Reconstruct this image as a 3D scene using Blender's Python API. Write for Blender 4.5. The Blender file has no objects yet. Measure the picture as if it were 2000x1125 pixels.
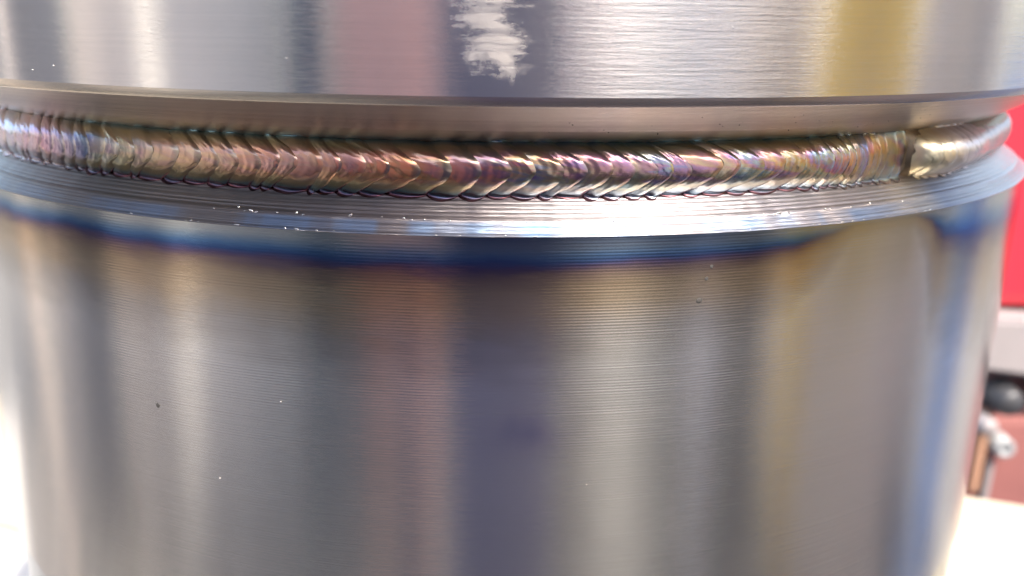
import bpy, bmesh, math, random
from mathutils import Vector, Matrix
import numpy as np

random.seed(7)
rng = np.random.RandomState(7)
sc = bpy.context.scene
col = sc.collection
S = 0.1                      # one unit of the layout = radius of the turned pipe = 100 mm
PI = math.pi

# ------------------------------------------------------------------ camera
cam_d = bpy.data.cameras.new('camera')
cam = bpy.data.objects.new('camera', cam_d)
col.objects.link(cam)
sc.camera = cam
D, H, PIT, ROL, YAW = 1.9025, .2195, .2973, .0144, .0206

def lin(v):
    x, y, z = v                       # x right, y forward, z up in the picture, before roll
    c, s = math.cos(ROL), math.sin(ROL)
    X, Yd = c * x + s * (-z), -s * x + c * (-z)
    x, z = X, -Yd
    c, s = math.cos(PIT), math.sin(PIT)
    y, z = c * y + s * z, -s * y + c * z
    c, s = math.cos(YAW), math.sin(YAW)
    x, y = c * x + s * y, -s * x + c * y
    return Vector((x, y, z))
r_, f_, u_ = lin((1, 0, 0)), lin((0, 1, 0)), lin((0, 0, 1))
M = Matrix((r_, u_, -f_)).transposed().to_4x4()
M.translation = Vector((0, -D * S, H * S))
cam.matrix_world = M
cam_d.sensor_width = 36
cam_d.lens = 36 * 1700 / 2000
cam_d.clip_start = .005
cam_d.clip_end = 400
cam_d.dof.use_dof = True
cam_d.dof.focus_distance = .955 * S
cam_d.dof.aperture_fstop = 23

# ------------------------------------------------------------------ sky, sun, exposure
SUN_EL, SUN_AZ = math.radians(53), math.radians(34)     # azimuth from the camera side (-Y) towards +X
w = bpy.data.worlds.new('World')
sc.world = w
w.use_nodes = True
nt = w.node_tree
bg = nt.nodes['Background']
sky = nt.nodes.new('ShaderNodeTexSky')
sky.sky_type = 'NISHITA'
sky.sun_disc = False
sky.sun_elevation = SUN_EL
sky.sun_rotation = PI - SUN_AZ
sky.air_density = 1.0
sky.dust_density = 4.0
sky.ozone_density = .6
nt.links.new(sky.outputs[0], bg.inputs[0])
bg.inputs[1].default_value = .15
sd = bpy.data.lights.new('sun', 'SUN')
sd.energy = 2.0
sd.angle = math.radians(.5)
sd.color = (1, .95, .87)
sun = bpy.data.objects.new('sun', sd)
col.objects.link(sun)
sdir = Vector((math.sin(SUN_AZ) * math.cos(SUN_EL), -math.cos(SUN_AZ) * math.cos(SUN_EL), math.sin(SUN_EL)))
sun.rotation_euler = sdir.to_track_quat('Z', 'Y').to_euler()
sun.location = sdir * 5
vs = sc.view_settings
vs.view_transform = 'Standard'
vs.look = 'None'
vs.exposure = 1.95
vs.gamma = 1
sc.cycles.max_bounces = 10
sc.cycles.glossy_bounces = 6
sc.cycles.sample_clamp_indirect = 8

# ------------------------------------------------------------------ helpers
def nodes(name):
    m = bpy.data.materials.new(name)
    m.use_nodes = True
    return m, m.node_tree, m.node_tree.nodes['Principled BSDF']

def N(nt, kind, **kw):
    n = nt.nodes.new(kind)
    for k, v in kw.items():
        setattr(n, k, v)
    return n

def ramp(nt, src, stops):
    r = N(nt, 'ShaderNodeValToRGB')
    e = r.color_ramp.elements
    while len(e) < len(stops):
        e.new(.5)
    for el, (p, c) in zip(e, stops):
        el.position = p
        el.color = (c, c, c, 1) if isinstance(c, (int, float)) else (*c, 1)
    nt.links.new(src, r.inputs[0])
    return r

def math_n(nt, op, a, b=None, clamp=False):
    n = N(nt, 'ShaderNodeMath', operation=op, use_clamp=clamp)
    for i, v in enumerate((a, b)):
        if v is None:
            continue
        if isinstance(v, (int, float)):
            n.inputs[i].default_value = v
        else:
            nt.links.new(v, n.inputs[i])
    return n.outputs[0]

def noise(nt, vec, scale, detail=4, rough=.6, stretch=None, dist=0):
    if stretch:
        mp = N(nt, 'ShaderNodeMapping')
        mp.inputs['Scale'].default_value = stretch
        nt.links.new(vec, mp.inputs[0])
        vec = mp.outputs[0]
    t = N(nt, 'ShaderNodeTexNoise')
    t.inputs['Scale'].default_value = scale
    t.inputs['Detail'].default_value = detail
    t.inputs['Roughness'].default_value = rough
    t.inputs['Distortion'].default_value = dist
    nt.links.new(vec, t.inputs['Vector'])
    return t.outputs[0]

def plain(name, c, rough=.6, metal=0, var=.12, scale=6, stretch=None, bump=.0):
    """a painted or raw surface with mottling and fine relief"""
    m, t, b = nodes(name)
    tc = N(t, 'ShaderNodeTexCoord').outputs['Object']
    n = noise(t, tc, scale, 6, .6, stretch)
    lo = tuple(x * (1 - var) for x in c)
    hi = tuple(min(1, x * (1 + var)) for x in c)
    r = ramp(t, n, [(.3, lo), (.7, hi)])
    t.links.new(r.outputs[0], b.inputs['Base Color'])
    b.inputs['Roughness'].default_value = rough
    b.inputs['Metallic'].default_value = metal
    if bump:
        bp = N(t, 'ShaderNodeBump')
        bp.inputs['Strength'].default_value = bump
        bp.inputs['Distance'].default_value = .002
        t.links.new(noise(t, tc, scale * 12, 4, .6, stretch), bp.inputs['Height'])
        t.links.new(bp.outputs[0], b.inputs['Normal'])
    return m

def link_mesh(name, verts, faces, m, parent=None, smooth=True, colors=None):
    me = bpy.data.meshes.new(name)
    me.from_pydata([tuple(v) for v in verts], [], faces)
    if smooth:
        me.shade_smooth()
    if colors is not None:
        a = me.color_attributes.new('tint', 'FLOAT_COLOR', 'POINT')
        c = np.ones((len(verts), 4), np.float32)
        c[:, :3] = colors
        a.data.foreach_set('color', c.ravel())
    me.materials.append(m)
    o = bpy.data.objects.new(name, me)
    col.objects.link(o)
    if parent:
        o.parent = parent
    return o

def obj(name, bm, m, parent=None, smooth=False, loc=None, rot=None):
    me = bpy.data.meshes.new(name)
    bm.normal_update()
    bm.to_mesh(me)
    bm.free()
    if smooth:
        me.shade_smooth()
    me.materials.append(m)
    o = bpy.data.objects.new(name, me)
    col.objects.link(o)
    if parent:
        o.parent = parent
    if loc:
        o.location = loc
    if rot:
        o.rotation_euler = rot
    return o

def thing(name, label, cat, loc=(0, 0, 0), rz=0, group=None):
    o = bpy.data.objects.new(name, None)
    o.empty_display_size = .02
    col.objects.link(o)
    o.location = loc
    o.rotation_euler = (0, 0, rz)
    o['label'] = label
    o['category'] = cat
    if group:
        o['group'] = group
    return o

def box(bm, x0, x1, y0, y1, z0, z1, bev=.004):
    r = bmesh.ops.create_cube(bm, size=1)
    for v in r['verts']:
        v.co = Vector(((x0 + x1) / 2 + v.co.x * (x1 - x0), (y0 + y1) / 2 + v.co.y * (y1 - y0), (z0 + z1) / 2 + v.co.z * (z1 - z0)))
    if bev:
        es = list({e for v in r['verts'] for e in v.link_edges})
        bmesh.ops.bevel(bm, geom=es, offset=bev, segments=2, profile=.6, affect='EDGES')
    return bm

def bx(*a, **k):
    return box(bmesh.new(), *a, **k)

def lathe_bm(prof, seg=48):
    bm = bmesh.new()
    rings = []
    for r, z in prof:
        if r < 1e-6:
            rings.append([bm.verts.new((0, 0, z))])
        else:
            rings.append([bm.verts.new((r * math.cos(2 * PI * i / seg), r * math.sin(2 * PI * i / seg), z)) for i in range(seg)])
    for a, b in zip(rings, rings[1:]):
        for i in range(seg):
            j = (i + 1) % seg
            q = [a[i % len(a)], a[j % len(a)], b[j % len(b)], b[i % len(b)]]
            q = [v for k, v in enumerate(q) if v not in q[:k]]
            if len(q) > 2:
                bm.faces.new(q)
    bmesh.ops.recalc_face_normals(bm, faces=bm.faces[:])
    return bm

def vnoise(x, seed=0, oct=4):
    """smooth 1-D value noise in -1..1"""
    x = np.asarray(x, float)
    out = np.zeros_like(x)
    amp, tot = 1, 0
    for o in range(oct):
        rs = np.random.RandomState(seed * 31 + o)
        tab = rs.rand(512) * 2 - 1
        i = np.floor(x).astype(int)
        f = x - i
        f = f * f * (3 - 2 * f)
        out += amp * (tab[i % 512] * (1 - f) + tab[(i + 1) % 512] * f)
        tot += amp
        amp *= .5
        x = x * 2.03 + 11.3
    return out / tot

def lerp_table(x, xs, cs):
    cs = np.asarray(cs, float)
    return np.stack([np.interp(x, xs, cs[:, k]) for k in range(cs.shape[1])], -1)

# ------------------------------------------------------------------ metals
def metal(name, rough=.3, aniso=.9, groove=0, groove_pitch=.004, scratch=.15, scratch_z=300, colvar=.06, glints=0, special=None):
    m, t, b = nodes(name)
    b.inputs['Metallic'].default_value = 1
    tc = N(t, 'ShaderNodeTexCoord').outputs['Object']
    sep = N(t, 'ShaderNodeSeparateXYZ')
    t.links.new(tc, sep.inputs[0])
    at = N(t, 'ShaderNodeAttribute', attribute_name='tint')
    # fine streaks running round the turned surface
    st = noise(t, tc, 1, 5, .65, (18 / 1, 18 / 1, scratch_z * 10))
    st2 = noise(t, tc, 1, 3, .6, (50, 50, scratch_z * 3))
    blot = noise(t, tc, 28, 5, .6)
    mix = N(t, 'ShaderNodeMix', data_type='RGBA', blend_type='MULTIPLY')
    mix.inputs[0].default_value = 1
    t.links.new(at.outputs['Color'], mix.inputs[6])
    sm = math_n(t, 'ADD', math_n(t, 'MULTIPLY', st, colvar * 1.6), math_n(t, 'MULTIPLY', blot, colvar * 1.6))
    sm = math_n(t, 'ADD', sm, 1 - colvar * 1.6)
    comb = N(t, 'ShaderNodeCombineColor')
    for k in range(3):
        t.links.new(sm, comb.inputs[k])
    t.links.new(comb.outputs[0], mix.inputs[7])
    colour = mix.outputs[2]
    smear = noise(t, tc, 9, 6, .65, (1, 1, .6), 1.2)
    colmul = ramp(t, smear, [(.3, .90), (.7, 1.0)])
    mx0 = N(t, 'ShaderNodeMix', data_type='RGBA', blend_type='MULTIPLY')
    mx0.inputs[0].default_value = 1
    t.links.new(colour, mx0.inputs[6])
    t.links.new(colmul.outputs[0], mx0.inputs[7])
    colour = mx0.outputs[2]
    rr = math_n(t, 'ADD', math_n(t, 'MULTIPLY', math_n(t, 'ADD', blot, smear), .05), rough - .05)
    h = math_n(t, 'MULTIPLY', st, scratch)
    h = math_n(t, 'ADD', h, math_n(t, 'MULTIPLY', st2, scratch * .25))
    if groove:
        # lathe feed lines, unevenly deep, fading towards the finer finish lower down
        wob = math_n(t, 'MULTIPLY', noise(t, tc, 20, 2, .5), .00012)
        ph = math_n(t, 'MULTIPLY', math_n(t, 'ADD', sep.outputs[2], wob), 2 * PI / (groove_pitch * S))
        s = math_n(t, 'SINE', ph)
        dep = noise(t, tc, 1, 3, .6, (14, 14, 500))
        dep = ramp(t, dep, [(.32, .08), (.72, 1)]).outputs[0]
        # a few longer handling scratches and smeared fingermarks
        sc1 = noise(t, tc, 1, 2, .5, (9, 9, 900), .4)
        h = math_n(t, 'ADD', h, math_n(t, 'MULTIPLY', ramp(t, sc1, [(.70, 0), (.76, 1)]).outputs[0], .16))
        fade = ramp(t, math_n(t, 'MULTIPLY', sep.outputs[2], -1 / S), [(.0, 1), (.2, .8), (.36, .3), (.5, .1)]).outputs[0]
        h = math_n(t, 'ADD', h, math_n(t, 'MULTIPLY', math_n(t, 'MULTIPLY', s, groove), math_n(t, 'MULTIPLY', dep, fade)))
    if special:
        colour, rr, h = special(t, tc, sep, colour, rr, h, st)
    bp = N(t, 'ShaderNodeBump')
    bp.inputs['Strength'].default_value = 1
    bp.inputs['Distance'].default_value = .00006
    t.links.new(h, bp.inputs['Height'])
    t.links.new(bp.outputs[0], b.inputs['Normal'])
    t.links.new(colour, b.inputs['Base Color'])
    t.links.new(rr, b.inputs['Roughness'])
    if aniso:
        b.inputs['Anisotropic'].default_value = aniso
        b.inputs['Anisotropic Rotation'].default_value = .25
        tg = N(t, 'ShaderNodeTangent', direction_type='RADIAL', axis='Z')
        t.links.new(tg.outputs[0], b.inputs['Tangent'])
    return m

def collar_special(t, tc, sep, colour, rr, h, st):
    ang = math_n(t, 'ARCTAN2', sep.outputs[0], math_n(t, 'MULTIPLY', sep.outputs[1], -1))
    # coarse emery marks right of the middle
    mask = ramp(t, math_n(t, 'MULTIPLY', math_n(t, 'ADD', ang, 1.5), 1 / 3), [(.505, 0), (.53, 1), (.58, 1), (.62, .25), (.75, .15)]).outputs[0]
    co = noise(t, tc, 1, 4, .7, (130, 130, 2300))
    h = math_n(t, 'ADD', h, math_n(t, 'MULTIPLY', math_n(t, 'MULTIPLY', co, 1.0), mask))
    # matt torn-edged patch painted in place of a reflection beside the middle
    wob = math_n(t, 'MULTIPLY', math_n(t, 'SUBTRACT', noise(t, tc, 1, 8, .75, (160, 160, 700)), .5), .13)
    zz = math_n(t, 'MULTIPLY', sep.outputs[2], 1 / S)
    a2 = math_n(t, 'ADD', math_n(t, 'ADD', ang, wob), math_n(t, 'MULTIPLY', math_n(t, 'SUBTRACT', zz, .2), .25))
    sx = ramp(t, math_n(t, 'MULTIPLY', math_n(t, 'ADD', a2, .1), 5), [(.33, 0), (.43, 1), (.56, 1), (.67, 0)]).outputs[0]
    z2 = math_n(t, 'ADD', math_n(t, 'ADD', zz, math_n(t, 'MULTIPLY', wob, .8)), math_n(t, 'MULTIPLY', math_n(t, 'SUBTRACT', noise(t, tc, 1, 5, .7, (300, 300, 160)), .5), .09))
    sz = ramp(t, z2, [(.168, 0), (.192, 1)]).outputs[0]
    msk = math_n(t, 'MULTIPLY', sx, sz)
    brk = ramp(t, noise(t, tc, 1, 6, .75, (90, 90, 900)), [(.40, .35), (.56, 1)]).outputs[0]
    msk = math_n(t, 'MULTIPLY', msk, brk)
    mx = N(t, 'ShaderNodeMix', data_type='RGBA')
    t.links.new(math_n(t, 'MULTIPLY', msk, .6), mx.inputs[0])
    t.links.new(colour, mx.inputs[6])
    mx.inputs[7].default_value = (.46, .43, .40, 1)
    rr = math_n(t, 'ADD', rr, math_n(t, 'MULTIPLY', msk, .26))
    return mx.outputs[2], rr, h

METAL = (.80, .75, .685)
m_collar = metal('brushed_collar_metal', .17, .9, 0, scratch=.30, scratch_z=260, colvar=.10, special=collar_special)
m_bevel = metal('turned_bevel_metal', .34, .75, .12, .0045, scratch=1.5, scratch_z=300, colvar=.14)
m_land = metal('collar_edge_metal', .25, .6, 0, scratch=.4, scratch_z=300, colvar=.08)
m_lower = metal('turned_shoulder_metal', .34, .93, .6, .0037, scratch=3.4, scratch_z=260, colvar=.3)
m_body = metal('turned_pipe_metal', .175, 1.0, .12, .0035, scratch=.22, scratch_z=500, colvar=.08)
m_bead = metal('heat_tinted_weld', .24, 0, 0, scratch=.9, scratch_z=40, colvar=.22)
m_bead2 = metal('clean_weld', .36, 0, 0, scratch=.6, scratch_z=40, colvar=.12)
m_dark = plain('dark_pit', (.05, .045, .04), .8)
m_spark = plain('metal_chip', (.85, .84, .8), .15, 1)

# ------------------------------------------------------------------ the welded pipe joint
joint = thing('welded_pipe_joint', 'turned steel pipe joint with a rainbow tinted weld bead around its groove', 'welded pipe', (0, 0, 0))
SEG = 900
TH = np.linspace(-PI, PI, SEG, endpoint=False)

def turned(name, prof, m, tintf, rfun=None):
    """surface of revolution about the pipe axis, angle 0 towards the camera side"""
    prof = np.asarray(prof, float)
    n = len(prof)
    th = np.repeat(TH[None, :], n, 0)
    r = np.repeat(prof[:, 0][:, None], SEG, 1)
    z = np.repeat(prof[:, 1][:, None], SEG, 1)
    if rfun:
        r, z = rfun(th, r, z)
    V = np.stack([r * np.sin(th), -r * np.cos(th), z], -1).reshape(-1, 3) * S
    cols = tintf(th, r, z).reshape(-1, 3)
    F = []
    for i in range(n - 1):
        for j in range(SEG):
            k = (j + 1) % SEG
            F.append((i * SEG + j, (i + 1) * SEG + j, (i + 1) * SEG + k, i * SEG + k))
    return link_mesh(name, V, F, m, joint, True, cols)

def flat(c):
    return lambda th, r, z: np.broadcast_to(np.array(c), th.shape + (3,)).copy()

def dense(a, b, n):
    return [tuple(np.array(a) + (np.array(b) - np.array(a)) * i / (n - 1)) for i in range(n)]

# upper collar, its narrow turned edge, and the bevel above the weld
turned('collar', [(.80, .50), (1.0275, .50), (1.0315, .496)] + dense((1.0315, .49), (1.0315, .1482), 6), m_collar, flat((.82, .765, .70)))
turned('collar_edge', [(1.0315, .1482), (1.0312, .1472), (1.0307, .1402), (1.0290, .1385)], m_land, lambda th, r, z: lerp_table(th, [-1, -.2, 0, 1], [(.94, .81, .63), (.92, .80, .63), (.50, .40, .38), (.46, .42, .38)]))  # lighter beige at left: the lit side painted into the tint

def tint_bevel(th, r, z):
    c = np.broadcast_to(np.array((.48, .39, .325)), th.shape + (3,)).copy()
    f = np.clip((.112 - z) / .02, 0, 1)[..., None]
    c = c * (1 - f) + np.array((.57, .47, .37)) * f
    n = vnoise((th + 4) * 9, 3)[..., None]
    c = c * (1.12 + .16 * vnoise(z * 700 + .6 * vnoise((th + 4) * 5, 62), 63, 3))[..., None]
    soot = np.clip((.108 - z) / .010, 0, 1) * np.clip(.5 + 1.2 * vnoise((th + 4) * 22, 64, 3), 0, 1)
    c = c * (1 - .45 * soot[..., None])
    k = np.clip(1 - np.abs((z[..., None] - .118) / .010), 0, 1) * (.5 + .5 * n)
    return c * (1 - .35 * k) + np.array((.40, .30, .28)) * .35 * k
turned('upper_bevel', dense((1.0288, .1385), (.983, .1105), 40) + [(.9822, .1098)] + dense((.9800, .1085), (.950, .0925), 6), m_bevel, tint_bevel)

# lower shoulder
XS = [(-.80, .0), (-.6, .0), (.43, .0), (.60, .4), (.9, .0)]
def tint_shoulder(th, r, z):  # left tones darkened to stand in for its shaded side
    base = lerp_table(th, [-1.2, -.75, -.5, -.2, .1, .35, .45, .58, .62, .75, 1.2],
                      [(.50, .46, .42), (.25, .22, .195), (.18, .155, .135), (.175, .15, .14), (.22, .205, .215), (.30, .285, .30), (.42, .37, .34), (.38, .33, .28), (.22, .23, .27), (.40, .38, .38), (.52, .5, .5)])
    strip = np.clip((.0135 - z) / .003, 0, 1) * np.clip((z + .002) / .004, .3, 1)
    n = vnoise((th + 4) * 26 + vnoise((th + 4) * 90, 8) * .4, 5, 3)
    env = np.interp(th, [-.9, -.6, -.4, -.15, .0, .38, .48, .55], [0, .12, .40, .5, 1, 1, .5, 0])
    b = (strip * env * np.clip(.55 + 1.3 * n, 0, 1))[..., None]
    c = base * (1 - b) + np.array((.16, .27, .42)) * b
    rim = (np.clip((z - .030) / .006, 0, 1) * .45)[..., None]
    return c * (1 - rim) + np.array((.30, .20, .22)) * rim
def shoulder_shape(th, r, z):
    n = vnoise((th + 4) * 60, 12) * .0006 * np.clip((.04 - z) / .01, 0, 1)
    return r + n, z
turned('lower_shoulder', dense((.948, .042), (.9835, .0145), 9) + [(.9855, .0142), (.9862, .0132)] + dense((.9868, .0122), (.9985, .0012), 6) + [(1.0012, .0004), (1.0010, -.0008)], m_lower, tint_shoulder, shoulder_shape)

# pipe body with the heat tint fading downwards from the shoulder
def tint_body(th, r, z):
    dep = np.interp(th, [-1.3, -.8, -.64, -.55, -.36, -.15, .0, .25, .35, .40, .44, .55, .585, .62, .70, .80, .97, 1.3],
                    [.022, .022, .026, .026, .0285, .0310, .0310, .0255, .0205, .012, .004, .004, .012, .034, .044, .048, .05, .05])
    dep = 1.22 * dep * (1 + .06 * vnoise((th + 4) * 7, 21) + .05 * vnoise((th + 4) * 34, 22, 2))
    z = z + .0016 * vnoise((th + 4) * 60 + 3 * vnoise(z * 90, 41), 23) * np.clip(-z * 60, 0, 1)
    u = -z / dep * (1 + .10 * vnoise((th + 4) * 18 + 2 * vnoise(z * 70, 43), 44, 3))
    plainc = np.array(METAL)
    c = lerp_table(u, [0, .22, .42, .60, .78, .98, 1.25, 1.65, 2.3, 3.3, 4.8],
                   [(.40, .40, .37), (.38, .40, .39), (.22, .29, .36), (.10, .19, .33), (.055, .10, .23), (.13, .095, .155), (.27, .19, .155), (.43, .32, .21), (.54, .42, .29), (.58, .52, .45), plainc])
    # yellow-brown where the tint has run out on the right, and a violet reflection painted in the middle
    g = np.interp(th, [.36, .44, .54, .60], [0, 1, 1, 0]) * np.exp(-(np.maximum(-z, 0) / .11) ** 2)
    c = c * (1 - .8 * g[..., None]) + np.array((.50, .42, .24)) * .8 * g[..., None]
    mid = np.interp(th, [-.10, -.03, .25, .40], [0, 1, 1, 0])
    nv = mid * np.clip(1.25 - u / .75, 0, 1)
    c = c * (1 - .9 * nv[..., None]) + np.array((.09, .12, .18)) * .9 * nv[..., None]
    s = 1.15 * np.exp(-((th - .045) / .035) ** 2 - ((z + .235 + .01 * vnoise((th + 4) * 40, 61)) / .020) ** 2)
    s = s * (.8 + .4 * vnoise((th + 4) * 60, 4))
    c = c * (1 - .45 * s[..., None]) + np.array((.20, .16, .42)) * .45 * s[..., None]
    return c
zz = list(np.linspace(-.0008, -.12, 46)) + list(np.linspace(-.13, -.628, 40))
turned('pipe_body', [(1.0, z) for z in zz], m_body, tint_body)
turned('pipe_foot', [(1.0, -.628), (.9985, -.633), (.9935, -.637), (.9935, -2.15), (.985, -2.2), (.90, -2.2)], m_body, flat((.40, .41, .41)))

# ------------------------------------------------------------------ weld beads made of overlapping ripples
SX = [-1.6, -.85, -.72, -.63, -.568, -.535, -.50, -.40, -.25, -.143, -.06, -.005, .075, .20, .33, .371, .405, .425, .445, .462, .478, .495, .52, .55, .60]
SC = [(.66, .64, .66), (.66, .64, .66), (.60, .53, .56), (.52, .38, .40), (.30, .30, .34), (.07, .11, .18), (.34, .32, .25), (.47, .36, .26), (.55, .33, .23), (.56, .28, .19), (.50, .29, .15),
      (.47, .28, .17), (.44, .31, .29), (.43, .34, .34), (.40, .36, .34), (.33, .37, .36), (.36, .34, .32), (.60, .30, .14), (.58, .40, .14), (.55, .47, .18), (.20, .34, .45), (.60, .25, .08), (.36, .17, .07), (.20, .16, .07), (.14, .12, .08)]
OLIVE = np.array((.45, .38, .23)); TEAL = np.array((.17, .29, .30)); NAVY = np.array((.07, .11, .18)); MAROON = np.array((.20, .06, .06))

def bead_colour(s, t, u, k):
    c = lerp_table(s, SX, SC)
    rs = np.random.RandomState(int(k) + 900)
    jit = (rs.rand(3) - .5) * .10
    c = c * (1 + jit)
    heat = np.interp(s, [-.85, -.62, -.55, .40, .47, .50], [.0, .3, 1, 1, .5, .6])[..., None]
    tt = t - .10
    q = np.abs(tt)
    def blend(c, tgt, a, b):
        f = np.clip((q - a) / (b - a), 0, 1)[..., None]
        f = f * f * (3 - 2 * f) * heat
        return c * (1 - f) + tgt * f
    # bands of thin-film colour drifting along and across the bead
    ph = vnoise(s * 26 + 2.2 * vnoise(t * 2.5 + s * 7, 52), 51) * 1.6 + t * .7 + .5 * u + (rs.rand() - .5) * .7
    pal = np.array([(.74, .58, .30), (.66, .34, .34), (.50, .26, .48), (.32, .32, .58), (.34, .52, .56), (.66, .66, .44)])
    fx = (ph * 3) % 6
    i0 = np.floor(fx).astype(int) % 6
    ff = (fx - np.floor(fx))[..., None]
    irid = pal[i0] * (1 - ff) + pal[(i0 + 1) % 6] * ff
    wi = (np.interp(s, [-.8, -.5, -.1, .02, .42, .5], [.14, .14, .13, .50, .62, .30]))[..., None]
    c = c * (1 - wi) + irid * wi
    g = c.mean(-1, keepdims=True)
    c = np.clip(g + (c - g) * 1.3, .03, .95) * 1.12
    # reflected highlight painted pale and bluish on the lower half, right of the middle
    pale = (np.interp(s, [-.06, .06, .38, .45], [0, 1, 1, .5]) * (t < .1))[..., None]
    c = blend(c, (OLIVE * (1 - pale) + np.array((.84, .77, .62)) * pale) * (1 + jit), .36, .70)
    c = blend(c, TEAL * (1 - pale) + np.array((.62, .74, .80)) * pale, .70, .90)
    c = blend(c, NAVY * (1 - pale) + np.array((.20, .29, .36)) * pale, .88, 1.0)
    low = np.clip((-t - .90) / .07, 0, 1)[..., None] * heat
    c = c * (1 - low) + MAROON * low
    # violet heart of some ripples, straw-gold crest where one ripple ends
    v = (rs.rand() ** 3) * .5
    h = np.exp(-(tt / .28) ** 2 - ((u - .35) / .3) ** 2)[..., None] * v * heat
    c = c * (1 - h) + np.array((.36, .16, .34)) * h
    rad = (np.exp(-(tt / .35) ** 2) * (.5 + .5 * np.sin(np.arctan2(tt * 1.4, u - .95) * 23 + k)))[..., None] * .22 * heat
    c = c * (1 - rad) + np.array((.70, .52, .36)) * rad
    cr = (np.clip((u - .82) / .16, 0, 1) * np.clip(1.15 - q, 0, 1))[..., None] * .55
    c = c * (1 - cr) + np.array((.76, .62, .42)) * cr
    return np.clip(c, .02, .9)

def weld(s0, s1, pitch, lag, bulge, seed, mat, colour, tip=None, amp=.0014, label=None, tail=None, half=.0295, zc=.0645):
    """s = angle round the pipe, t across the bead (-1 lower toe, +1 upper toe)"""
    rs = np.random.RandomState(seed)
    NT, NU = 45, 15
    t = np.linspace(-1, 1, NT)
    ss = [s0]
    while ss[-1] < s1:
        ss.append(ss[-1] + pitch(ss[-1]) * (1 + .75 * (rs.rand() - .5)))
    fronts = []
    for s in ss:
        L, p = lag(s)
        L *= 1 + .5 * (rs.rand() - .5)
        t0 = .12 + .24 * (rs.rand() - .5)
        q = np.abs(t - t0)
        sh = np.where(t > t0, 1.15, 1.0)
        f = s - L * sh * (1 + .25 * vnoise(t * 2 + 30 * rs.rand(), 77, 2)) * np.maximum(np.sqrt(q ** 2 + .20) - .4472, 0) ** p + .0016 * vnoise(t * 3 + 20 * rs.rand(), rs.randint(99))
        fronts.append(f)
    # coarse core below the ripples
    NS = max(8, int((s1 - s0) / .012))
    sv = np.linspace(s0 - .01, s1, NS)
    tv = np.linspace(-1.05, 1.05, 11)
    SV, TV = np.meshgrid(sv, tv, indexing='ij')
    e0 = np.ones_like(SV)
    if tip:
        e0 = tip(SV)
    if tail:
        e0 = e0 * tail(SV)
    R = .9535 + (bulge * .80 * (1 - np.abs(TV) ** 2.3) * e0)
    Zc = zc + half * .97 * TV
    V = np.stack([R * np.sin(SV), -R * np.cos(SV), Zc], -1).reshape(-1, 3) * S
    F = [(i * 11 + j, (i + 1) * 11 + j, (i + 1) * 11 + j + 1, i * 11 + j + 1) for i in range(NS - 1) for j in range(10)]
    cc = np.broadcast_to(np.array((.22, .17, .11)), (len(V), 3))
    bead = link_mesh('weld_bead', V, F, mat, joint, True, cc)
    if label:
        bead['label'] = label
    u = np.linspace(0, 1, NU)
    T, U = np.meshgrid(t, u)
    for k in range(1, len(ss)):
        A, B = fronts[k - 1], fronts[k]
        B = np.maximum(B, A + .003)
        fronts[k] = B
        s = A[None, :] * (1 - U) + B[None, :] * U
        a = amp * (.45 + 1.1 * rs.rand()) * float(np.interp(ss[k], [-.62, -.45], [.5, 1]))
        sc_lo = 1 + (.07 + .09 * rs.rand()) * np.sin(PI * np.clip(U, 0, 1)) ** .8
        sc_hi = 1 + (.02 + .05 * rs.rand()) * np.sin(PI * U)
        hw = half * np.where(T < 0, sc_lo, sc_hi)
        e = np.ones_like(s)
        if tip:
            e = tip(s)
        if tail:
            e = e * tail(s)
        prof = (1 - np.abs(T) ** 2.3)
        rip = a * (.25 + .75 * np.sin(PI * np.clip(U, 0, 1) ** 1.7) ** .8) * (1 - .35 * np.abs(T))
        mic = .00011 * (1 + vnoise(T * 2 + k * 1.7, 71)) * np.sin(U * 2 * PI * 3.0 + 2 * vnoise(T * 3, k % 97)) * (1 - np.abs(T) ** 4)
        pit = .0005 * vnoise(T * 5 + k * 3.1 + U * 2.7, k % 89)
        r = .9545 + bulge * prof * e + (rip + mic + pit) * np.minimum(1, e + .15) * np.clip((1.0 - np.abs(T)) * 14, .25, 1)
        wide = .35 + .65 * np.clip(e, 0, 1.1) ** .5 if (tip is not None) else np.ones_like(s)
        z = zc + hw * T * wide + .0010 * vnoise(s * 14, seed + 5)
        # the toes wet out over the shoulder below and the bevel above
        r = np.maximum(r, .948 + (.042 - z) * 1.29 + .0011 * (1 - .5 * U))
        r = np.maximum(r, .950 + (z - .0925) * 1.875 + .0002)
        V = np.stack([r * np.sin(s), -r * np.cos(s), z], -1).reshape(-1, 3) * S
        F = [(i * NT + j, (i + 1) * NT + j, (i + 1) * NT + j + 1, i * NT + j + 1) for i in range(NU - 1) for j in range(NT - 1)]
        F = [f[::-1] for f in F]
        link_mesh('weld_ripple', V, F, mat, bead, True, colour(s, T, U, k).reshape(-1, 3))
    return bead

def lag1(s):
    return (float(np.interp(s, [-1.6, -.5, .3, .42, .5, .58], [.044, .046, .052, .026, .010, .006])), 1.0)
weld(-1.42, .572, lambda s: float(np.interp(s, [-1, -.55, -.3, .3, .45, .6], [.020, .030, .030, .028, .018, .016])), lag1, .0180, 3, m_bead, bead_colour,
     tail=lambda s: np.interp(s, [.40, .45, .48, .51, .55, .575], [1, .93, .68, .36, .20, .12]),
     label='first weld bead, coppery and rainbow tinted with chevron ripples')

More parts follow.
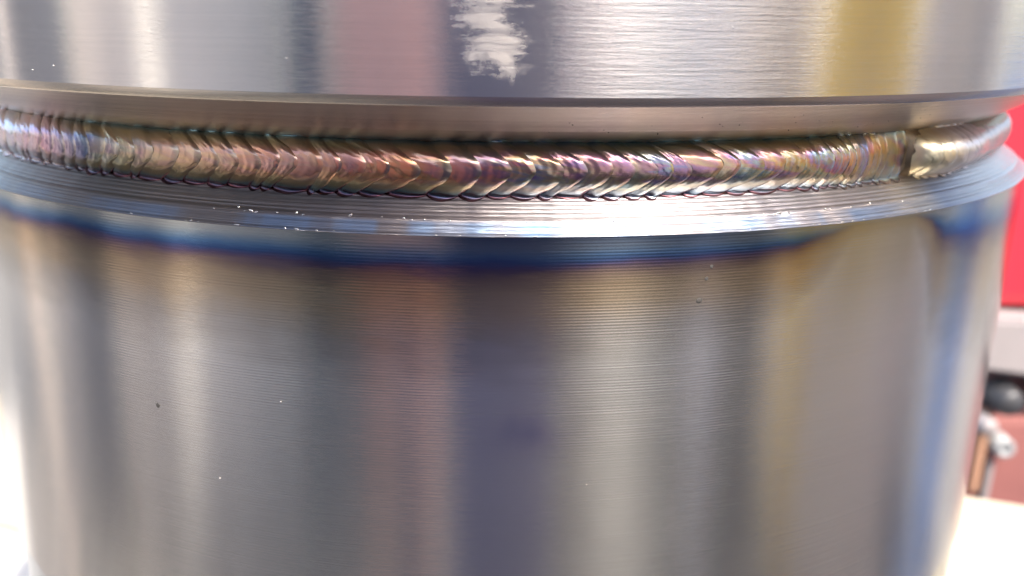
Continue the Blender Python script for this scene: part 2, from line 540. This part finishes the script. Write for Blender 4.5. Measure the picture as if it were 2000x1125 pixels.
def colour2(s, t, u, k):
    c = lerp_table(s, [.57, .60, .63, .66, .70, .9, 1.3], [(.74, .66, .42), (.78, .70, .48), (.76, .66, .52), (.64, .54, .48), (.54, .46, .45), (.52, .46, .46), (.52, .47, .47)])
    return c * (1 + .06 * (np.random.RandomState(k).rand() - .5))
weld(.584, 1.95, lambda s: .022, lambda s: (.004, 1.5), .036, 11, m_bead2, colour2,
     tip=lambda s: np.sqrt(np.clip(1 - ((.662 - np.minimum(s, .662)) / .080) ** 2, 0, 1)) * np.interp(s, [.66, .71, .78, .9], [1.14, 1.0, .62, .40]), amp=.0008, half=.031, zc=.064,
     label='second weld bead, pale and proud with a rounded bright gold start')

turned('weld_root', dense((.9480, .030), (.9560, .046), 4) + dense((.9565, .05), (.9565, .08), 5) + dense((.9555, .084), (.9495, .100), 4), m_bead2,
       lambda th, r, z: lerp_table(th, [-1, .50, .53, .56, .6, 1], [(.25, .2, .14), (.30, .17, .08), (.34, .25, .12), (.24, .18, .11), (.42, .36, .30), (.45, .4, .36)]))

# pits, specks and burr chips
def on(th, z, r, size, name, m, parent=joint, flat_=.35, w=1):
    bm = bmesh.new()
    bmesh.ops.create_icosphere(bm, subdivisions=2, radius=1)
    for v in bm.verts:
        v.co *= 1 + .25 * (random.random() - .5)
        v.co.x *= size * S * w
        v.co.z *= size * S
        v.co.y *= size * S * flat_
    o = obj(name, bm, m, parent, True)
    o.location = (r * S * math.sin(th), -r * S * math.cos(th), z * S)
    o.rotation_euler = (0, random.uniform(-.6, .6), th)
    return o
for th, z, s in ((.232, -.078, .0035), (.244, -.039, .0022), (.239, -.053, .0024), (-.428, -.24, .0035)):
    on(th, z, 1.0, s, 'pit', m_dark, flat_=.15)
for th, z, s in ((-.251, -.208, .0011), (-.343, -.323, .0012), (.11, -.3, .0008)):
    on(th, z, 1.0005, s, 'metal_speck', m_spark)
for i in range(14):
    th = random.choice((random.uniform(-.58, -.44), random.uniform(-.58, -.44), random.uniform(-.45, .5)))
    on(th, random.uniform(.16, .25), 1.0318, random.uniform(.0004, .0010), 'metal_speck', m_spark)
for i in range(40):
    th = random.uniform(-.33, .72)
    on(th, random.gauss(.0138, .0018), .9862, random.uniform(.0005, .0012), 'burr_chip', m_spark, w=random.uniform(1, 3))
for i in range(34):
    th = random.uniform(-.45, .62)
    on(th, random.gauss(.0006, .0004), 1.0008, random.uniform(.0004, .0008), 'burr_chip', m_spark, w=random.uniform(1, 5))
for i in range(26):
    th = random.uniform(.05, .55)
    z = random.choice((.128, .118, .109)) + random.gauss(0, .002)
    rr = .983 + (z - .1105) * 1.6
    on(th, z, rr, random.uniform(.0005, .0011), 'pit', m_dark, w=random.uniform(.6, 1.4))

# ------------------------------------------------------------------ the bench and the things behind it
m_board = plain('pale_timber', (.44, .38, .275), .55, var=.10, scale=8, stretch=(1, 9, 9))
m_sheet = plain('pale_work_sheet', (.40, .38, .345), .5, var=.10, scale=14)
m_front = plain('dark_grey_timber', (.13, .12, .11), .7, var=.2, scale=8, stretch=(1, 9, 9))  # unseen front plank, made dark to cut its reflection in the pipe
m_legs = plain('grey_steel_leg', (.25, .26, .27), .5)
bench = thing('workbench', 'sunlit pale timber workbench that the pipe joint stands on', 'workbench', (0, 0, -.9), math.radians(-20))
zt = .68
for i in range(4):
    y0 = -.104 + i * .101
    obj('plank', bx(-.48, .235, y0, y0 + .099, zt - .035, zt, bev=.003), (m_front, m_sheet, m_board, m_board)[i], bench)
for x in (-.42, .19):
    for y in (-.06, .25):
        obj('leg', bx(x - .03, x + .03, y - .03, y + .03, 0, zt - .036, bev=.003), m_legs, bench)

m_conc = plain('concrete', (.14, .136, .13), .85, var=.18, scale=3, bump=.3)
g = bx(-60, 60, -60, 60, -1.0, -.9, bev=0)
gr = obj('ground', g, m_conc)
gr['kind'] = 'structure'

# red machine seen past the right edge
m_red = plain('red_enamel', (.62, .03, .05), .35, var=.08)
m_ltgrey = plain('pale_grey_plastic', (.30, .27, .27), .5)
m_blk = plain('black_plastic', (.05, .05, .055), .4)
m_brown = plain('dull_red_brown', (.30, .12, .11), .5, var=.2)
m_white = plain('white_plastic', (.34, .35, .36), .5)
m_or = plain('copper_orange', (.36, .20, .13), .5)
mach = thing('welding_machine', 'blurred red machine with pale sloping panel and dark knob behind the bench at right', 'welding machine', (.62, .60, -.9))
obj('cover', bx(-.18, .26, -.005, .42, .665, .92, bev=.015), m_red, mach)
bm = bmesh.new()
pr = [(-.18, .664), (.26, .640), (.26, .555), (-.18, .612)]
fr = [[bm.verts.new((x, y, z)) for x, z in pr] for y in (-.028, .41)]
bm.faces.new(fr[0])
bm.faces.new(fr[1][::-1])
for i in range(4):
    bm.faces.new((fr[0][i], fr[1][i], fr[1][(i + 1) % 4], fr[0][(i + 1) % 4]))
bmesh.ops.recalc_face_normals(bm, faces=bm.faces[:])
bmesh.ops.bevel(bm, geom=bm.edges[:], offset=.004, segments=2, affect='EDGES')
obj('sloping_panel', bm, m_ltgrey, mach)
obj('front_panel', bx(-.175, .255, .0, .41, .20, .548, bev=.008), m_brown, mach)
obj('base', bx(-.20, .28, -.02, .44, .10, .198, bev=.01), m_blk, mach)
def lathe_part(name, prof, m, parent, loc, rot=None, seg=32):
    return obj(name, lathe_bm(prof, seg), m, parent, True, loc, rot)
lathe_part('knob', [(0, .030), (.010, .030), (.014, .024), (.0155, .0), (.018, -.0)], m_blk, mach, (-.120, -.001, .575), (PI / 2, 0, 0))
lathe_part('knob', [(0, .020), (.007, .020), (.009, .016), (.010, .0)], m_ltgrey, mach, (-.138, -.012, .550), (PI / 2, 0, 0))
for x, z in ((-.111, .522), (-.04, .522), (.03, .522), (.10, .522)):
    lathe_part('socket', [(0, .012), (.004, .012), (.005, .018), (.0095, .018), (.011, .0)], m_white, mach, (x, -.001, z), (PI / 2, 0, 0))
obj('terminal_strip', bx(-.136, -.126, -.012, -.0005, .47, .56, bev=.002), m_or, mach)
for x in (-.117,):
    obj('cooling_bar', bx(x - .003, x + .004, -.010, -.0005, .455, .505, bev=.002), m_ltgrey, mach)
for x in (-.15, .23):
    for y in (.05, .37):
        lathe_part('wheel', [(.0, -.015), (.04, -.015), (.05, -.01), (.05, .01), (.04, .015), (0, .015)], m_blk, mach, (x, y, .05), (0, PI / 2, 0))

# ------------------------------------------------------------------ unseen things added in front of the pipe for the bands mirrored in metal
def polar(az, d):
    a = math.radians(az)
    return (d * math.sin(a), -d * math.cos(a))

def yard(name, label, cat, az0, az1, d, group=None):
    """an Empty on the ground between two bearings; its +Y faces the pipe; returns it and its width"""
    az = (az0 + az1) / 2
    x, y = polar(az, d)
    w = 2 * d * math.tan(math.radians((az1 - az0) / 2))
    return thing(name, label, cat, (x, y, -.9), math.radians(az), group), w

m_lock = plain('blue_grey_paint', (.135, .145, .175), .45)
m_beige = plain('beige_paint', (.80, .72, .66), .6, stretch=(6, 6, .6), var=.1)
m_wpost = plain('white_paint', (.82, .82, .80), .5, var=.03)
m_navy = plain('navy_paint', (.06, .075, .12), .45)
m_pink = plain('faded_red_paint', (.84, .47, .41), .55, var=.12)
m_curt = plain('violet_curtain_vinyl', (.105, .10, .165), .3, var=.15)
m_shut = plain('pale_grey_paint', (.88, .89, .91), .5, var=.06)
m_plank = plain('weathered_timber', (.52, .46, .42), .75, stretch=(8, 8, .7), var=.2)
m_yel = plain('yellow_paint', (.97, .60, .12), .45, var=.06)
m_crate = plain('brown_timber', (.76, .63, .51), .75, stretch=(8, 8, .7), var=.2)
m_blue = plain('pale_blue_paint', (.34, .52, .86), .45)
m_steel = plain('galvanised_steel', (.45, .46, .48), .4, .8)

def cabinet(t, w, h, dep, m, doors=2):
    obj('carcass', bx(-w / 2, w / 2, -dep, -.022, .06, h, bev=.006), m, t)
    obj('plinth', bx(-w / 2 + .01, w / 2 - .01, -dep + .01, -.03, 0, .059, bev=.003), m_blk, t)
    dw = w / doors
    for i in range(doors):
        x0 = -w / 2 + i * dw
        dr = obj('door', bx(x0 + .004, x0 + dw - .004, -.021, 0, .08, h - .02, bev=.004), m, t)
        hx = x0 + (dw - .035 if i % 2 == 0 else .035)
        obj('handle', bx(hx - .008, hx + .008, .001, .02, h * .5, h * .5 + .12, bev=.004), m_steel, dr)

def planks(t, w, h, dep, m, n, z0=0.0):
    pw = w / n
    for i in range(n):
        x0 = -w / 2 + i * pw
        dz = random.uniform(-.01, .01)
        obj('plank', bx(x0 + .002, x0 + pw - .002, -dep, random.uniform(-.003, 0), z0, h + dz, bev=.003), m, t)
    for z in (h * .22, h * .78):
        obj('rail', bx(-w / 2 + .01, w / 2 - .01, -dep - .03, -dep - .001, z, z + .08, bev=.003), m, t)

t, wd = yard('added_locker', 'added dark blue-grey locker mirrored at the far left of the collar', 'locker', -94, -76.0, 1.5)
cabinet(t, wd, 1.75, .45, m_lock, 2)
t, wd = yard('added_door', 'added beige plank door mirrored left of the bright streak on the collar', 'door', -75.0, -61.5, 1.62)
planks(t, wd, 1.95, .03, m_beige, 5)
t, wd = yard('added_door', 'added wider beige plank door mirrored right of the bright streak on the collar', 'door', -58, -35.5, 1.62)
planks(t, wd, 1.95, .03, m_beige, 8)
t, wd = yard('streak_post', 'white post added and turned sunward for the bright streak down the pipe', 'post', -61.0, -58.4, 1.75)
t.rotation_euler[2] = math.radians(-105)  # added post, turned so its sunlit face makes the streak
obj('shaft', bx(-.045, .045, -.09, 0, .02, 2.0, bev=.004), m_wpost, t)
obj('foot', bx(-.065, .065, -.11, .02, 0, .019, bev=.003), m_steel, t)
obj('cap', bx(-.052, .052, -.097, .007, 2.001, 2.03, bev=.004), m_wpost, t)
t, wd = yard('added_column', 'added dark navy column mirrored left of the pink patch', 'column', -34.5, -28.2, 1.45)
obj('front_flange', bx(-wd / 2, wd / 2, -.014, 0, .02, 2.3, bev=.002), m_navy, t)
obj('rear_flange', bx(-wd / 2, wd / 2, -.16, -.146, .02, 2.3, bev=.002), m_navy, t)
obj('web', bx(-.006, .006, -.1455, -.0145, .02, 2.3, bev=.001), m_navy, t)
obj('base_plate', bx(-.13, .13, -.2, .04, 0, .019, bev=.002), m_navy, t)
t, wd = yard('added_cabinet', 'added faded red cabinet mirrored as the pink patch on the collar', 'cabinet', -27.6, -9.4, 1.55)
cabinet(t, wd, 1.7, .5, m_pink, 2)
x, y = polar(-16, 1.15)
t = thing('added_bottle', 'added dark slate gas bottle mirrored as a thin stripe on the pipe left of its middle', 'gas bottle', (x, y, -.9))
lathe_part('shell', [(0, 0), (.036, 0), (.04, .01), (.04, .56), (.034, .60), (.018, .63), (.015, .66), (0, .66)], m_navy, t, (0, 0, 0))
lathe_part('valve', [(.0, .661), (.012, .661), (.012, .69), (.02, .695), (.02, .71), (0, .712)], m_steel, t, (0, 0, 0))
t, wd = yard('stand_in_curtain', 'dark violet strip curtain standing in for the person mirrored down the middle of the pipe', 'curtain', -8.8, 11.6, 1.3)  # stand-in for the dark reflection of whoever holds the camera
n = 6
for i in range(n):
    x0 = -wd / 2 + i * wd / n
    yo = -.006 * (i % 2)
    obj('strip', bx(x0 - .004, x0 + wd / n + .004, yo - .004, yo - .0005, .10, 1.76, bev=.001), m_curt, t)
obj('rail', bx(-wd / 2 - .03, wd / 2 + .03, -.035, -.012, 1.765, 1.79, bev=.003), m_steel, t)
for sx in (-1, 1):
    obj('post', bx(sx * (wd / 2 + .015) - .012, sx * (wd / 2 + .015) + .012, -.036, -.011, .02, 1.764, bev=.003), m_steel, t)
    obj('foot', bx(sx * (wd / 2 + .015) - .015, sx * (wd / 2 + .015) + .015, -.25, .20, 0, .019, bev=.003), m_steel, t)
t, wd = yard('added_shutter', 'added pale grey shutter mirrored right of the dark middle', 'shutter', 12.4, 45.0, 1.75)
for i in range(22):
    z = .02 + i * .1
    obj('slat', bx(-wd / 2, wd / 2, -.016, -.004 * (i % 2), z, z + .095, bev=.006), m_shut, t)
for sx in (-1, 1):
    obj('guide', bx(sx * (wd / 2 + .022) - .02, sx * (wd / 2 + .022) + .02, -.05, .02, 0, 2.3, bev=.003), m_steel, t)
t, wd = yard('added_board', 'added weathered board mirrored between the grey and the yellow', 'board', 46.5, 54.4, 1.6)
planks(t, wd, 1.9, .03, m_plank, 2)
t, wd = yard('added_yellow_cabinet', 'added yellow cabinet mirrored at the right of the collar', 'cabinet', 55.6, 74.5, 1.5)
cabinet(t, wd, 1.7, .45, m_yel, 2)
t, wd = yard('added_screen', 'added brown plank screen mirrored at the far right of the collar', 'screen', 76, 97, 1.6)
planks(t, wd, 1.9, .03, m_crate, 7)
x, y = polar(104, 1.25)
t = thing('added_drum', 'added pale blue drum mirrored as the light blue stripe at the right of the pipe', 'drum', (x, y, -.9))
lathe_part('shell', [(0, 0), (.118, 0), (.122, .006), (.12, .012), (.12, .28), (.125, .29), (.12, .30), (.12, .56), (.125, .57), (.12, .58), (.12, .84), (.124, .85), (.118, .855)], m_blue, t, (0, 0, 0))
lathe_part('lid', [(.116, .856), (.112, .846), (.0, .846)], m_blue, t, (0, 0, 0))
x, y = polar(-99.5, 1.4)
t = thing('added_post', 'added weathered brown post mirrored near the left edge of the pipe', 'post', (x, y, -.9), math.radians(-99.5))
obj('shaft', bx(-.05, .05, -.1, 0, 0, 1.2, bev=.006), m_plank, t)
obj('cap', bx(-.06, .06, -.11, .01, 1.201, 1.23, bev=.006), m_plank, t)

m_pole = plain('pale_pole_paint', (.82, .76, .72), .45, var=.06)
m_dk = plain('slate_pole_paint', (.07, .08, .11), .4, var=.06)
def pole(az, d, rad, top, m, label):
    x, y = polar(az, d)
    t = thing('added_pole', label, 'pole', (x, y, -.9), 0, 'poles added for mirrored stripes')  # poles added only for narrow stripes reflected in the body
    lathe_part('tube', [(rad * .8, top), (rad, top - .003), (rad, .012), (rad * .8, .012)], m, t, (0, 0, 0), None, 24)
    lathe_part('foot_plate', [(0, .0115), (rad * 1.9, .0115), (rad * 2, .009), (rad * 2, 0), (0, 0)], m_steel, t, (0, 0, 0), None, 24)
pole(-90, 1.30, .016, 1.30, m_pole, 'added pale pole mirrored over the dark locker at the left of the pipe')
pole(-66.5, 1.40, .020, .80, m_dk, 'added dark pole mirrored just left of the bright streak on the pipe')
pole(-52, 1.40, .024, .82, m_pole, 'added pale pole mirrored just right of the bright streak on the pipe')
pole(-44, 1.35, .010, .80, m_dk, 'added thin dark pole mirrored amid the beige planks')
pole(39.5, 1.30, .052, .85, m_pole, 'added thick pale pole mirrored right of the middle of the pipe')
pole(47, 1.30, .020, .86, m_dk, 'added dark pole mirrored between thick pale pole and yellow band')
pole(79, 1.30, .018, 1.2, m_pole, 'added pale pole mirrored right of the yellow band')
pole(90, 1.30, .014, 1.2, m_dk, 'added dark pole mirrored at the right edge of the pipe')
m_troll = plain('slate_trolley_paint', (.15, .155, .165), .5, var=.15)
t, wd = yard('added_trolley', 'added low slate tool trolley mirrored as the dark band left of the middle', 'trolley', -36, -23.2, 1.25)
obj('carcass', bx(-wd / 2, wd / 2, -.30, -.016, .08, .68, bev=.006), m_troll, t)
for k in range(4):
    dr = obj('drawer', bx(-wd / 2 + .006, wd / 2 - .006, -.015, 0, .095 + k * .145, .23 + k * .145, bev=.004), m_troll, t)
    obj('handle', bx(-wd / 4, wd / 4, .001, .012, .20 + k * .145, .212 + k * .145, bev=.003), m_steel, dr)
for sx in (-1, 1):
    for y in (-.25, -.06):
        lathe_part('wheel', [(0, -.012), (.034, -.012), (.038, -.008), (.038, .008), (.034, .012), (0, .012)], m_blk, t, (sx * (wd / 2 - .03), y, .04), (0, PI / 2, 0))
m_bin = plain('grey_green_paint', (.125, .145, .14), .5, var=.15)
t, wd = yard('added_bin', 'grey-green bin added to darken the pipe right of its middle', 'bin', 12.6, 54.0, 1.38)  # unseen dark bin added to block light reflected in the lower body
for sx in (-1, 1):
    obj('side', bx(sx * (wd / 2 - .004) - .004, sx * (wd / 2 - .004) + .004, -.5, -.001, .03, .62, bev=.002), m_bin, t)
obj('front', bx(-wd / 2 + .009, wd / 2 - .009, -.010, -.002, .03, .62, bev=.002), m_bin, t)
obj('back', bx(-wd / 2 + .009, wd / 2 - .009, -.499, -.491, .03, .62, bev=.002), m_bin, t)
obj('bottom', bx(-wd / 2 + .009, wd / 2 - .009, -.490, -.011, .03, .04, bev=.002), m_bin, t)
for k in range(3):
    x = -wd / 2 + wd * (k + .5) / 3
    obj('rib', bx(x - .02, x + .02, -.0015, .012, .05, .60, bev=.003), m_bin, t)
obj('rim', bx(-wd / 2 - .01, wd / 2 + .01, -.012, .014, .621, .645, bev=.004), m_bin, t)

t, wd = yard('added_crate', 'brown timber crate added to cut the yellow mirrored low on the pipe', 'crate', 60.5, 90, 1.22)  # unseen crate added to block the yellow reflection on the body
for k in range(6):
    obj('slat', bx(-wd / 2, wd / 2, -.018, random.uniform(-.003, 0), .03 + k * .122, .03 + k * .122 + .112, bev=.003), m_crate, t)
    obj('slat', bx(-wd / 2, wd / 2, -.40, -.384, .03 + k * .122, .03 + k * .122 + .112, bev=.003), m_crate, t)
for sx in (-1, 1):
    for y in (-.045, -.358):
        obj('corner_post', bx(sx * (wd / 2 - .025) - .02, sx * (wd / 2 - .025) + .02, y - .025, y + .025, 0, .77, bev=.003), m_crate, t)

m_vio = plain('violet_blue_plastic', (.115, .11, .21), .45)
t, wd = yard('added_tub', 'violet-blue tub added for the patch mirrored low in the middle of the pipe', 'tub', -8.0, 11.0, 1.14)  # unseen tub added for the violet patch reflected in the body
obj('front', bx(-wd / 2, wd / 2, -.012, 0, .02, .66, bev=.004), m_vio, t)
obj('back', bx(-wd / 2, wd / 2, -.112, -.100, .02, .66, bev=.004), m_vio, t)
for sx in (-1, 1):
    obj('side', bx(sx * (wd / 2 - .007) - .006, sx * (wd / 2 - .007) + .006, -.0995, -.0125, .02, .66, bev=.003), m_vio, t)
obj('bottom', bx(-wd / 2 + .014, wd / 2 - .014, -.099, -.013, .0, .03, bev=.003), m_vio, t)
obj('rim', bx(-wd / 2 - .01, wd / 2 + .01, .0005, .014, .63, .668, bev=.004), m_vio, t)
